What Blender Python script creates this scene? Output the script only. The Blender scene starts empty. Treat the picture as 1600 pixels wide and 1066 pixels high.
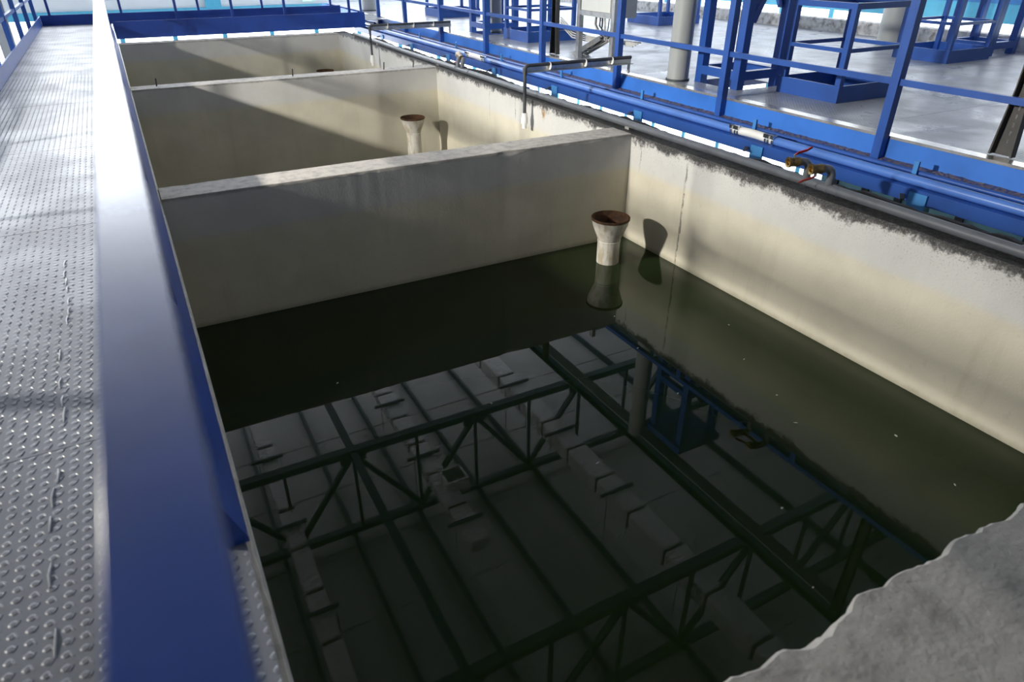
import bpy, math, random
from mathutils import Vector, Matrix, noise
random.seed(7)
S = bpy.context.scene
C = S.collection

# ------------------------------------------------------------------ camera
cam = bpy.data.cameras.new('camera')
camo = bpy.data.objects.new('camera', cam); C.objects.link(camo)
r, u, f = Vector((.88007, -.47484, 0)), Vector((.23940, .44371, .86360)), Vector((.41007, .76003, -.50418))
camo.matrix_world = Matrix(((r.x, u.x, -f.x, 0), (r.y, u.y, -f.y, 0), (r.z, u.z, -f.z, 1.4), (0, 0, 0, 1)))
cam.sensor_width = 36; cam.lens = 1050 / 1600 * 36
cam.clip_start = .02; cam.clip_end = 200
cam.dof.use_dof = True; cam.dof.focus_distance = 6.5; cam.dof.aperture_fstop = 3.5
S.camera = camo

# ------------------------------------------------------------------ world, exposure
w = bpy.data.worlds.new('world'); S.world = w; w.use_nodes = True
w.node_tree.nodes['Background'].inputs[0].default_value = (.75, .86, 1, 1)
w.node_tree.nodes['Background'].inputs[1].default_value = 1.0
S.view_settings.view_transform = 'Standard'; S.view_settings.look = 'None'
S.view_settings.gamma = 1; S.view_settings.use_curve_mapping = False
S.view_settings.exposure = 0.0
WIN_FAR, WIN_RIGHT, WIN_LEFT, FLOOD = 6.0, 3.0, .7, 690.0

# ------------------------------------------------------------------ materials
def mat(name):
    m = bpy.data.materials.new(name); m.use_nodes = True
    nt = m.node_tree
    return m, nt, nt.nodes['Principled BSDF']
def N(nt, t, **kw):
    n = nt.nodes.new(t)
    for k, v in kw.items():
        if k.startswith('i_'): n.inputs[k[2:].replace('_', ' ')].default_value = v
        elif k[0] == 'i' and k[1:].isdigit(): n.inputs[int(k[1:])].default_value = v
        else: setattr(n, k, v)
    return n
def mixc(nt, fac, a, b):
    n = nt.nodes.new('ShaderNodeMix'); n.data_type = 'RGBA'
    for s, v in ((0, fac), (6, a), (7, b)):
        if hasattr(v, 'links'): nt.links.new(v, n.inputs[s])
        else: n.inputs[s].default_value = v if s == 0 else (*v, 1)
    return n.outputs[2]
def mth(nt, op, a, b=None, c=None):
    n = nt.nodes.new('ShaderNodeMath'); n.operation = op
    for i, v in enumerate((a, b, c)):
        if v is None: continue
        if hasattr(v, 'links'): nt.links.new(v, n.inputs[i])
        else: n.inputs[i].default_value = v
    return n.outputs[0]
def mr(nt, v, a, b, c=0., d=1., smooth=True):
    n = N(nt, 'ShaderNodeMapRange', interpolation_type='SMOOTHSTEP' if smooth else 'LINEAR', clamp=True)
    nt.links.new(v, n.inputs[0])
    for i, x in enumerate((a, b, c, d)): n.inputs[i + 1].default_value = x
    return n.outputs[0]
def noi(nt, scale, detail=4, rough=.55, vec=None, dims=None):
    n = N(nt, 'ShaderNodeTexNoise'); n.inputs['Scale'].default_value = scale
    n.inputs['Detail'].default_value = detail; n.inputs['Roughness'].default_value = rough
    if vec is None: vec = pos(nt)
    nt.links.new(vec, n.inputs['Vector'])
    return n.outputs[0]
def pos(nt): return nt.nodes.new('ShaderNodeNewGeometry').outputs['Position']
def xyz(nt, v):
    n = nt.nodes.new('ShaderNodeSeparateXYZ'); nt.links.new(v, n.inputs[0]); return n.outputs
def vscale(nt, v, s):
    n = nt.nodes.new('ShaderNodeVectorMath'); n.operation = 'MULTIPLY'
    nt.links.new(v, n.inputs[0]); n.inputs[1].default_value = s; return n.outputs[0]
def bump(nt, b, h, strength=.3, dist=.01):
    n = N(nt, 'ShaderNodeBump'); n.inputs['Strength'].default_value = strength; n.inputs['Distance'].default_value = dist
    nt.links.new(h, n.inputs['Height']); nt.links.new(n.outputs[0], b.inputs['Normal'])

def simple(name, col, rough=.5, metal=0., var=.12, scale=6, bmp=0., spec=.5, dirt=None):
    m, nt, b = mat(name)
    n = noi(nt, scale)
    c2 = tuple(c * (1 - var * 2) for c in (dirt or col)) if dirt is None else dirt
    o = mixc(nt, mr(nt, n, .4, .75), col, c2)
    nt.links.new(o, b.inputs['Base Color'])
    b.inputs['Roughness'].default_value = rough; b.inputs['Metallic'].default_value = metal
    b.inputs['Specular IOR Level'].default_value = spec
    if bmp: bump(nt, b, noi(nt, scale * 12, 3), bmp, .004)
    return m

MT = {}
MT['blue'] = simple('blue_paint', (.024, .092, .38), .36, var=.12, scale=3, bmp=.05)
MT['blue_deep'] = simple('blue_paint_deep', (.018, .065, .34), .38, var=.12, scale=4)
MT['blue_rail'] = simple('blue_handrail_paint', (.025, .075, .36), .24, var=.1, scale=9, bmp=.06)
MT['blue_rail'].node_tree.nodes['Principled BSDF'].inputs['Coat Weight'].default_value = .6
MT['blue_rail'].node_tree.nodes['Principled BSDF'].inputs['Coat Roughness'].default_value = .2
MT['blue_light'] = simple('light_blue_paint', (.06, .26, .62), .4, var=.1)
MT['cyan'] = simple('cyan_paint', (.10, .46, .68), .5, var=.05)
MT['wall_blue'] = simple('wall_blue', (.05, .24, .60), .5, var=.05)
MT['navy'] = simple('truss_paint', (.035, .075, .11), .5)
MT['white'] = simple('white_panel', (.80, .82, .86), .55, var=.03, scale=1)
MT['wallgrey'] = simple('grey_wall_panel', (.40, .42, .46), .6, var=.05, scale=1)
MT['galv'] = simple('galvanised_steel', (.62, .62, .60), .34, .85, var=.12, scale=14)
MT['strip'] = simple('worn_steel_strip', (.78, .77, .72), .27, .8, var=.16, scale=5, bmp=.05)
MT['bronze'] = simple('dull_tray_steel', (.075, .073, .07), .42, .3, var=.15, scale=8)
MT['grey_pipe'] = simple('grey_pvc', (.20, .215, .24), .42, var=.1, scale=8)
MT['black_pipe'] = simple('dark_pipe', (.06, .065, .075), .45, var=.2)
MT['pvc'] = simple('white_pvc', (.82, .82, .80), .4, var=.04)
MT['brass'] = simple('brass', (.55, .38, .14), .28, .95, var=.2, scale=40)
MT['brass_old'] = simple('tarnished_brass', (.26, .19, .10), .45, .7, var=.3, scale=30)
MT['red'] = simple('red_lever', (.50, .03, .02), .4, var=.2)
MT['steel'] = simple('stainless', (.66, .66, .66), .22, 1, var=.1, scale=20)
MT['column'] = simple('column_grey', (.36, .38, .38), .5, var=.08, scale=2)
MT['cab'] = simple('cabinet_paint', (.66, .68, .65), .4, var=.03)
MT['cable_d'] = simple('dark_cable', (.03, .03, .035), .5)
MT['cable_l'] = simple('pale_cable', (.55, .55, .53), .5)
MT['black'] = simple('black_crust', (.012, .012, .013), .85, var=.2, scale=30, bmp=.6)
MT['kerb'] = simple('dirty_white_kerb', (.62, .62, .62), .7, var=.1, scale=9, dirt=(.16, .15, .14))
MT['ground'] = simple('pale_floor', (.60, .66, .68), .35, var=.08, scale=1)
MT['roof'] = simple('roof_sheet', (.60, .59, .58), .45, var=.12, scale=.6)
MT['teal'] = simple('teal_panel', (.30, .58, .62), .4, var=.08)
MT['timber'] = simple('dark_panel', (.05, .06, .07), .6)

def concrete_top(name, col=(.46, .43, .39), dark=(.20, .19, .18)):
    m, nt, b = mat(name)
    a = noi(nt, 5, 6, .65); c = noi(nt, 40, 4, .6)
    o = mixc(nt, mr(nt, a, .45, .75), col, dark)
    o = mixc(nt, mr(nt, c, .52, .72, 0, .5), o, tuple(x * 1.3 for x in col))
    o = mixc(nt, mr(nt, noi(nt, 65, 3, .6), .60, .72, 0, .5), o, dark)
    nt.links.new(o, b.inputs['Base Color']); b.inputs['Roughness'].default_value = .85
    bump(nt, b, mth(nt, 'ADD', mth(nt, 'MULTIPLY', a, 1.4), mth(nt, 'MULTIPLY', noi(nt, 24, 3, .55), .6)), .6, .012)
    return m
MT['rough_concrete'] = concrete_top('rough_concrete', (.40, .385, .36), (.23, .22, .205))

def tank_wall(name, crust):
    m, nt, b = mat(name)
    p = pos(nt); x, y, z = xyz(nt, p)
    g = nt.nodes.new('ShaderNodeNewGeometry'); nz = xyz(nt, g.outputs['Normal'])[2]
    n1 = noi(nt, 2.2, 5); n2 = noi(nt, 14, 5, .65); n3 = noi(nt, 1, 4, .6, vscale(nt, p, (9, 9, .8)))
    cream = mixc(nt, mr(nt, n1, .35, .7), (.60, .565, .46), (.52, .49, .395))
    cream = mixc(nt, mr(nt, n3, .55, .75, 0, .35), cream, (.45, .41, .31))
    grey = mixc(nt, mr(nt, n1, .35, .7), (.565, .56, .54), (.50, .50, .485))
    zz = mth(nt, 'ADD', z, mth(nt, 'MULTIPLY', mth(nt, 'SUBTRACT', n1, .5), .06))
    o = mixc(nt, mr(nt, zz, -.33, -.25), cream, grey)
    o = mixc(nt, mr(nt, n2, .62, .72, 0, .22), o, (.36, .34, .29))
    # grime just above the water line
    zl = mth(nt, 'ADD', z, mth(nt, 'MULTIPLY', mth(nt, 'SUBTRACT', n2, .5), .05))
    o = mixc(nt, mth(nt, 'MULTIPLY', mth(nt, 'MULTIPLY', mr(nt, zl, -.90, -.95), mr(nt, y, 4.95, 4.85)), .45), o, (.16, .15, .09))
    if crust:
        # vertical patched cracks
        for yc, wd, z0, z1 in ((4.03, .016, -.98, -.06), (4.62, .007, -.34, -.04), (7.55, .008, -.42, -.05), (6.9, .012, -.30, -.04)):
            yy = mth(nt, 'ADD', y, mth(nt, 'MULTIPLY', mth(nt, 'SUBTRACT', n2, .5), .06))
            d = mth(nt, 'ABSOLUTE', mth(nt, 'SUBTRACT', yy, yc))
            k = mth(nt, 'MULTIPLY', mr(nt, d, wd, wd * .3), mth(nt, 'MULTIPLY', mr(nt, z, z0, z0 + .08), mr(nt, z, z1, z1 - .03)))
            k = mth(nt, 'MULTIPLY', k, mr(nt, n2, .42, .6, .25, .95))
            o = mixc(nt, k, o, (.17, .16, .14))
        # rust spot below pipe
        dd = mth(nt, 'ADD', mth(nt, 'ABSOLUTE', mth(nt, 'SUBTRACT', y, 6.28)), mth(nt, 'ABSOLUTE', mth(nt, 'ADD', z, .09)))
        o = mixc(nt, mth(nt, 'MULTIPLY', mr(nt, dd, .12, .02), mr(nt, n2, .4, .6)), o, (.30, .17, .05))
        n4 = noi(nt, 26, 6, .7); n5 = noi(nt, 5, 3, .5)
        edge = mth(nt, 'ADD', z, mth(nt, 'ADD', mth(nt, 'MULTIPLY', mth(nt, 'SUBTRACT', n4, .5), .16), mth(nt, 'MULTIPLY', mth(nt, 'SUBTRACT', n5, .5), .14)))
        near = mr(nt, y, 14, 5, -.012, -.052)
        n6 = noi(nt, 90, 4, .7)
        k1 = mr(nt, mth(nt, 'ADD', mth(nt, 'SUBTRACT', edge, near), mth(nt, 'MULTIPLY', mth(nt, 'SUBTRACT', n6, .5), .09)), -.03, .03)
        o = mixc(nt, k1, o, mixc(nt, mr(nt, n6, .4, .68), (.018, .018, .019), (.10, .098, .094)))
        k2 = mth(nt, 'MULTIPLY', mr(nt, mth(nt, 'SUBTRACT', edge, near), -.20, -.02, 0, .55), mr(nt, n6, .56, .66))
        o = mixc(nt, k2, o, (.12, .115, .11))
        top = mixc(nt, mr(nt, mth(nt, 'ADD', mth(nt, 'MULTIPLY', n4, .5), mth(nt, 'MULTIPLY', n6, .5)), .42, .62), (.016, .016, .018), (.10, .098, .095))
    else:
        top = mixc(nt, mr(nt, n2, .4, .72), (.56, .52, .47), (.33, .31, .29))
        o = mixc(nt, mr(nt, mth(nt, 'ADD', z, mth(nt, 'MULTIPLY', mth(nt, 'SUBTRACT', n2, .5), .03)), -.028, -.004, 0, .75), o, (.20, .185, .165))
    o = mixc(nt, mr(nt, nz, .45, .75), o, top)
    nt.links.new(o, b.inputs['Base Color']); b.inputs['Roughness'].default_value = .7
    bump(nt, b, mth(nt, 'ADD', n2, noi(nt, 70, 3)), .18, .006)
    return m
MT['tank'] = tank_wall('tank_wall_paint', False)
MT['tank_r'] = tank_wall('tank_wall_paint_crusted', True)

def checker(name, col, rough, metal, strength):
    m, nt, b = mat(name)
    p = pos(nt); x, y, z = xyz(nt, p)
    k = math.pi / .034
    a = mth(nt, 'SINE', mth(nt, 'MULTIPLY', mth(nt, 'ADD', x, y), k))
    c = mth(nt, 'SINE', mth(nt, 'MULTIPLY', mth(nt, 'SUBTRACT', x, y), k))
    h = mr(nt, mth(nt, 'MULTIPLY', a, c), .25, .8)
    n = noi(nt, 2.5, 5); n2 = noi(nt, 22, 4)
    o = mixc(nt, mr(nt, n, .4, .7), col, tuple(q * .78 for q in col))
    o = mixc(nt, mr(nt, n2, .6, .75, 0, .3), o, tuple(q * .5 for q in col))
    nt.links.new(o, b.inputs['Base Color']); b.inputs['Metallic'].default_value = metal
    nt.links.new(mr(nt, n, .3, .7, rough - .06, rough + .1), b.inputs['Roughness'])
    bump(nt, b, h, strength, .005)
    return m
MT['check'] = checker('checker_plate', (.22, .235, .27), .36, .0, .5)
MT['check_r'] = checker('checker_plate_platform', (.36, .39, .455), .32, .0, .6)
MT['tread'] = simple('tread_steel', (.24, .255, .29), .36, .0, var=.1, scale=20)

def rust_mat():
    m, nt, b = mat('rusty_rim')
    n = noi(nt, 22, 5)
    nt.links.new(mixc(nt, mr(nt, n, .35, .65), (.055, .028, .015), (.12, .055, .025)), b.inputs['Base Color'])
    b.inputs['Roughness'].default_value = .9; bump(nt, b, n, .4, .004); return m
MT['rust'] = rust_mat()
def funnel_mat():
    m, nt, b = mat('stained_white_funnel')
    p = pos(nt); n = noi(nt, 6, 4, .6, vscale(nt, p, (3, 3, .8))); n2 = noi(nt, 30, 4)
    o = mixc(nt, mr(nt, n, .42, .68), (.56, .545, .50), (.38, .33, .24))
    o = mixc(nt, mr(nt, n2, .6, .72, 0, .5), o, (.30, .20, .09))
    nt.links.new(o, b.inputs['Base Color']); b.inputs['Roughness'].default_value = .55; return m
MT['funnel'] = funnel_mat()
def ledge_mat():
    m, nt, b = mat('ledge_dirt')
    n = noi(nt, 34, 5, .7); v = N(nt, 'ShaderNodeTexVoronoi'); v.inputs['Scale'].default_value = 42
    nt.links.new(pos(nt), v.inputs['Vector'])
    o = mixc(nt, mr(nt, n, .38, .6), (.03, .06, .22), (.20, .15, .13))
    nt.links.new(o, b.inputs['Base Color']); b.inputs['Roughness'].default_value = .8
    bump(nt, b, mth(nt, 'ADD', n, v.outputs[0]), .8, .012); return m
MT['ledge'] = ledge_mat()
def foil():
    m, nt, b = mat('foil_insulation')
    p = pos(nt); n = noi(nt, 9, 5, .65); n2 = noi(nt, 3, 3, .5, vscale(nt, p, (1, 6, 1)))
    nt.links.new(mixc(nt, mr(nt, n, .35, .7), (.95, .94, .93), (.70, .69, .67)), b.inputs['Base Color'])
    b.inputs['Metallic'].default_value = .15; b.inputs['Roughness'].default_value = .35
    bump(nt, b, mth(nt, 'ADD', n, n2), .8, .05); return m
MT['foil'] = foil()
def water():
    m, nt, b = mat('murky_water')
    n = noi(nt, .7, 3)
    nt.links.new(mixc(nt, n, (.012, .022, .007), (.018, .031, .009)), b.inputs['Base Color'])
    b.inputs['Roughness'].default_value = .012; b.inputs['IOR'].default_value = 1.333
    bump(nt, b, noi(nt, 1.1, 2), .0006, .01); return m
MT['water'] = water()
def glow(name, col, s):
    m, nt, b = mat(name)
    n = noi(nt, .5, 2)
    b.inputs['Base Color'].default_value = (.7, .75, .8, 1); b.inputs['Roughness'].default_value = .3
    b.inputs['Emission Color'].default_value = (*col, 1)
    nt.links.new(mr(nt, n, .3, .7, s * .85, s * 1.1), b.inputs['Emission Strength']); return m
MT['win_far'] = glow('daylight_glass_far', (.92, .96, 1), WIN_FAR)
MT['win_right'] = glow('daylight_glass_right', (.90, .95, 1), WIN_RIGHT)
MT['win_left'] = glow('daylight_glass_left', (.92, .96, 1), WIN_LEFT)
MT['lens'] = glow('floodlight_lens', (1, .95, .86), 20)
MT['exit_g'] = glow('exit_green', (.01, .30, .10), .6)
MT['exit_w'] = glow('exit_pale', (.40, 1, .6), .75)

# ------------------------------------------------------------------ mesh helpers
class M:
    def __init__(s): s.v, s.f = [], []
    def add(s, vs, fs):
        o = len(s.v); s.v += [tuple(q) for q in vs]; s.f += [tuple(i + o for i in g) for g in fs]; return s
    def box(s, x0, x1, y0, y1, z0, z1):
        vs = [(x, y, z) for z in (z0, z1) for y in (y0, y1) for x in (x0, x1)]
        return s.add(vs, [(0, 2, 3, 1), (4, 5, 7, 6), (0, 1, 5, 4), (2, 6, 7, 3), (0, 4, 6, 2), (1, 3, 7, 5)])
    def bar(s, a, b, wd, ht, up=(0, 0, 1)):
        a, b = Vector(a), Vector(b); d = (b - a).normalized(); up = Vector(up)
        if abs(d.dot(up)) > .98: up = Vector((0, 1, 0))
        sx = d.cross(up).normalized() * wd / 2; sy = sx.cross(d).normalized() * ht / 2
        vs = [p + i * sx + j * sy for p in (a, b) for i, j in ((-1, -1), (1, -1), (1, 1), (-1, 1))]
        return s.add(vs, [(3, 2, 1, 0), (4, 5, 6, 7), (0, 1, 5, 4), (1, 2, 6, 5), (2, 3, 7, 6), (3, 0, 4, 7)])
    def tube(s, pts, rad, n=12, caps=True):
        pts = [Vector(p) for p in pts]; rs = rad if isinstance(rad, (list, tuple)) else [rad] * len(pts)
        up = Vector((0, 0, 1)); d0 = (pts[1] - pts[0]).normalized()
        if abs(d0.dot(up)) > .9: up = Vector((1, 0, 0))
        sx = d0.cross(up).normalized(); vs = []
        for i, p in enumerate(pts):
            d = (pts[min(i + 1, len(pts) - 1)] - pts[max(i - 1, 0)]).normalized()
            sx = (sx - d * sx.dot(d)).normalized(); sy = d.cross(sx)
            for k in range(n):
                a = 2 * math.pi * k / n; vs.append(p + rs[i] * (math.cos(a) * sx + math.sin(a) * sy))
        fs = [(i * n + k, i * n + (k + 1) % n, (i + 1) * n + (k + 1) % n, (i + 1) * n + k) for i in range(len(pts) - 1) for k in range(n)]
        if caps: fs += [tuple(range(n))[::-1], tuple((len(pts) - 1) * n + k for k in range(n))]
        return s.add(vs, fs)
    def lathe(s, c, prof, n=32):
        vs = [(c[0] + r_ * math.cos(2 * math.pi * k / n), c[1] + r_ * math.sin(2 * math.pi * k / n), c[2] + z) for r_, z in prof for k in range(n)]
        fs = [(i * n + k, i * n + (k + 1) % n, (i + 1) * n + (k + 1) % n, (i + 1) * n + k) for i in range(len(prof) - 1) for k in range(n)]
        return s.add(vs, fs)
    def prism(s, poly, axis, a, b):
        n = len(poly)
        def P(t, q): return (t, q[0], q[1]) if axis == 'x' else (q[0], t, q[1]) if axis == 'y' else (q[0], q[1], t)
        vs = [P(a, q) for q in poly] + [P(b, q) for q in poly]
        return s.add(vs, [tuple(range(n))[::-1], tuple(range(n, 2 * n))] + [(i, (i + 1) % n, n + (i + 1) % n, n + i) for i in range(n)])
    def mesh(s, name, m, off=(0, 0, 0), smooth=True):
        me = bpy.data.meshes.new(name)
        me.from_pydata([(v[0] - off[0], v[1] - off[1], v[2] - off[2]) for v in s.v], [], s.f)
        me.validate()
        import bmesh
        bm = bmesh.new(); bm.from_mesh(me); bmesh.ops.recalc_face_normals(bm, faces=bm.faces); bm.to_mesh(me); bm.free()
        me.materials.append(MT[m])
        if smooth:
            me.shade_smooth(); me.set_sharp_from_angle(angle=math.radians(38))
        return me
    def build(s, name, m, parent=None, bevel=0):
        if parent is not None: off = wloc(parent)
        else:
            xs, ys, zs = zip(*s.v); off = ((min(xs) + max(xs)) / 2, (min(ys) + max(ys)) / 2, min(zs))
        o = bpy.data.objects.new(name, s.mesh(name, m, off)); C.objects.link(o)
        if parent is not None: o.parent = parent
        else: o.location = off
        if bevel:
            md = o.modifiers.new('bevel', 'BEVEL'); md.width = bevel; md.segments = 2; md.limit_method = 'ANGLE'
        return o
def wloc(o):
    t = Vector((0, 0, 0))
    while o is not None: t += o.location; o = o.parent
    return t
def tag(o, label, cat=None, group=None, kind=None):
    o['label'] = label
    if cat: o['category'] = cat
    if group: o['group'] = group
    if kind: o['kind'] = kind
    return o
def thing(name, loc, label, cat=None, group=None, kind=None):
    o = bpy.data.objects.new(name, None); C.objects.link(o); o.location = loc; o.empty_display_size = .1
    return tag(o, label, cat, group, kind)
def B(*a): return M().box(*a)
def copy_tree(o, loc):
    c = o.copy(); C.objects.link(c); c.location = loc
    for ch in o.children:
        d = ch.copy(); C.objects.link(d); d.parent = c
        for g in ch.children:
            e = g.copy(); C.objects.link(e); e.parent = d
    return c

# ------------------------------------------------------------------ tanks
WX, ZW = 3.766, -.949
Z0 = -4.5
def nz1(t, k): return noise.noise(Vector((t, k * 7.31, k * 1.7)))
def rough_wall(name, axis, a0, a1, b0, b1, m, label, seed, chips=1., n=None, fine=1., jag=0.):
    n = n or int((a1 - a0) / .02); P = []
    for i in range(n + 1):
        a = a0 + (a1 - a0) * i / n
        def chip(k):
            q = nz1(a * 2.3, seed + k) * .5 + nz1(a * 9, seed + k + 3) * .35 + nz1(a * 26, seed + k + 5) * .3
            big = max(0, nz1(a * 3.1, seed + k + 11) - .33) * .10
            return max(.004, .010 + .010 * q + big) * chips
        c0, c1 = chip(1), chip(2); j = jag * (.6 * nz1(a * 1.1, seed + 20) + .5 * nz1(a * 4, seed + 21) + .45 - 1.1 * abs(nz1(a * 4.6, seed + 24)) + .35 * nz1(a * 19, seed + 22) + .2 * nz1(a * 47, seed + 23))
        w_ = b1 - b0
        prof = [(b0, Z0), (b0, -1.2), (b0, -c0 * 2.2), (b0 + c0 * .35, -c0 * .8), (b0 + c0 * 1.1, 0)]
        for t in (.3, .5, .7): prof.append((b0 + w_ * t, .004 * nz1(a * 6 + t * 9, seed + 9) * fine))
        prof += [(b1 - c1 * 1.1 + j, 0), (b1 - c1 * .35 + j, -c1 * .8), (b1 + j * .8, -c1 * 2.2), (b1, -.35 if jag else -1.2), (b1, Z0)]
        P.append([(a, b, z) if axis == 'x' else (b, a, z) for b, z in prof])
    k = len(P[0]); mb = M(); vs = [q for pr in P for q in pr]
    fs = [(i * k + j, i * k + (j + 1) % k, (i + 1) * k + (j + 1) % k, (i + 1) * k + j) for i in range(n) for j in range(k)]
    fs += [tuple(range(k)), tuple(n * k + j for j in range(k))]
    o = mb.add(vs, fs).build(name, m)
    return tag(o, label, 'wall', kind='structure')
rough_wall('wall_tank_right', 'y', -1.2, 14.35, WX, 4.0, 'tank_r', 'cream tank side wall with blackened top edge beside the blue pipes', 1, .5)
rough_wall('wall_tank_left', 'y', -1.2, 14.35, -.26, .004, 'tank', 'tank side wall under the blue handrail beside the walkway', 2, 1.)
rough_wall('wall_divider_1', 'x', .006, WX + .004, 4.774, 5.07, 'tank', 'concrete divider wall at the end of the water-filled tank', 3, 1.)
rough_wall('wall_divider_2', 'x', .006, WX + .004, 9.17, 9.46, 'tank', 'concrete divider wall between the two drained tanks', 4, .9)
rough_wall('wall_tank_far', 'x', .006, WX + .004, 14.0, 14.28, 'tank', 'end wall of the last tank below the blue cross walkway', 5, .9)
rough_wall('wall_tank_near', 'x', .006, WX + .004, -.9, .578, 'rough_concrete', 'broad grey concrete wall top with broken edge above the water', 6, 1.1, jag=.034)
for y0, y1, z, lb in ((.56, 4.78, ZW, 'still dark green water mirroring the roof'), (5.05, 9.2, -1.75, 'water low in the drained middle tank'), (9.44, 14.02, -1.75, 'water low in the last tank')):
    mb = M(); nx, ny = 2, 2
    tag(mb.box(.0, WX + .01, y0, y1, z - .5, z).build('tank_water', 'water'), lb, 'water', kind='stuff')
# floating specks
mb = M()
for px, py in ((1.45, 2.95), (2.62, 3.05), (3.15, 2.6), (3.02, 2.2), (2.9, 1.95), (3.3, 1.6), (2.3, 1.5), (1.7, 2.2), (2.75, 3.5), (3.4, 3.0), (.7, 3.6), (2.05, 1.1), (3.2, 1.2), (2.5, 2.5)):
    a = random.random() * 6; q = random.uniform(.006, .014); e = random.uniform(.003, .006)
    pts = [(px + q * math.cos(a) * c_ - e * math.sin(a) * s_, py + q * math.sin(a) * c_ + e * math.cos(a) * s_) for c_, s_ in ((1, 0), (.3, 1), (-.8, .8), (-1, -.2), (0, -1))]
    mb.prism(pts, 'z', ZW - .001, ZW + .0015)
tag(mb.build('floating_specks', 'funnel'), 'tiny pale specks floating on the dark green water', 'debris', kind='stuff')

# overflow funnels
def funnel(x, y, top, base, label):
    t = thing('overflow_funnel', (x, y, base), label, 'funnel', 'overflow funnels in the tanks')
    h = top - base
    k = .83
    def lt(prof, nm, m): M().lathe((x, y, base), [(r_ * k, z) for r_, z in prof], 40).build(nm, m, t)
    lt([(0, 0), (.115, 0), (.115, h - .215), (.119, h - .212), (.119, h - .204), (.114, h - .20)], 'pipe_stem', 'funnel')
    lt([(.114, h - .205), (.120, h - .185), (.155, h - .115), (.180, h - .06), (.191, h - .012), (.187, h - .012), (.165, h - .07), (.140, h - .13), (.104, h - .2), (.10, h - .3)], 'bowl', 'funnel')
    lt([(.1895, h - .022), (.196, h - .018), (.197, h), (.188, h + .002), (.183, h - .014)], 'rim', 'rust')
    lt([(.185, h - .010), (.163, h - .072), (.138, h - .132), (.10, h - .205), (0, h - .215)], 'rusty_lining', 'rust')
funnel(3.295, 4.36, -.545, -1.40, 'stained white overflow funnel with rusty rim standing in the water')
funnel(3.235, 8.80, -.545, -2.2, 'overflow funnel with rust-streaked neck in the drained middle tank')
funnel(3.33, 13.62, -.585, -2.2, 'overflow funnel in the last tank, only its dark rim showing')

# ------------------------------------------------------------------ decks
DZ = .155
def nz0(t, k): return noise.noise(Vector((t, k * 7.31, k * 1.7)))
def plates(parent, xs, ys, m, holes=(), gap=.004, th=.008):
    rects = []
    for i in range(len(xs) - 1):
        for j in range(len(ys) - 1):
            rs = [(xs[i] + gap / 2, xs[i + 1] - gap / 2, ys[j] + gap / 2, ys[j + 1] - gap / 2)]
            for hx0, hx1, hy0, hy1 in holes:
                out = []
                for x0, x1, y0, y1 in rs:
                    if hx0 >= x1 or hx1 <= x0 or hy0 >= y1 or hy1 <= y0: out.append((x0, x1, y0, y1)); continue
                    if hx0 > x0: out.append((x0, hx0, y0, y1))
                    if hx1 < x1: out.append((hx1, x1, y0, y1))
                    a, b = max(x0, hx0), min(x1, hx1)
                    if hy0 > y0: out.append((a, b, y0, hy0))
                    if hy1 < y1: out.append((a, b, hy1, y1))
                rs = out
            rects += rs
    for x0, x1, y0, y1 in rects:
        dz = random.uniform(-.0003, .0003)
        B(x0, x1, y0, y1, DZ - th + dz, DZ + dz).build('deck_plate', m, parent)
fl = thing('floor_left', (-.58, 7.5, DZ - .1), 'chequered steel plate walkway along the tanks', 'floor', kind='structure')
plates(fl, [-1.16, -.014], [-1.5, .6, 1.95, 4.0, 5.82, 7.7, 9.7, 11.6, 13.5, 15.0, 16.6], 'check')
for y in [q * 1.2 - 1.0 for q in range(15)]:
    B(-1.14, -.27, y, y + .06, DZ - .10, DZ - .009).build('cross_joist', 'blue_deep', fl)
B(-1.16, -1.10, -1.5, 16.6, DZ - .16, DZ - .0095).build('edge_channel', 'blue', fl)
B(-.26, -.016, -1.5, 14.6, .006, DZ - .0095).build('bearing_pad', 'rough_concrete', fl)
# raised treads near the camera
mb = M()
pt = .0345
for i in range(int(1.12 / pt)):
    for j in range(int(9.4 / pt)):
        x, y = -1.14 + i * pt, .15 + j * pt
        s_ = 1 if (i + j) % 2 else -1
        dx, dy = .0115 * .6, .0115 * s_; ex, ey = -dy * .26 * s_, dx * .5 * s_
        z = DZ - .0012
        mb.add([(x - dx, y - dy, z), (x + ex * 1.2, y + ey * 1.2, z), (x + dx, y + dy, z), (x - ex * 1.2, y - ey * 1.2, z), (x - dx * .5, y - dy * .5, z + .0028), (x + dx * .5, y + dy * .5, z + .0028)],
               [(0, 1, 4), (1, 5, 4), (1, 2, 5), (2, 3, 5), (3, 4, 5), (3, 0, 4)])
o = mb.build('raised_treads', 'tread', fl); o['kind'] = 'stuff'
# weld beads, dribbles on the walkway
mb = M()
for k in range(26):
    y = .9 + k * .1 + random.uniform(-.02, .02); x = -.42 + .012 * math.sin(k * .7) - .0009 * k
    if random.random() < .75:
        mb.tube([(x, y, DZ + .001), (x + random.uniform(-.004, .004), y + .04, DZ + .003), (x, y + random.uniform(.06, .09), DZ + .001)], [.002, random.uniform(.0025, .004), .002], 6)
mb.build('weld_bead', 'galv', fl)

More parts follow.
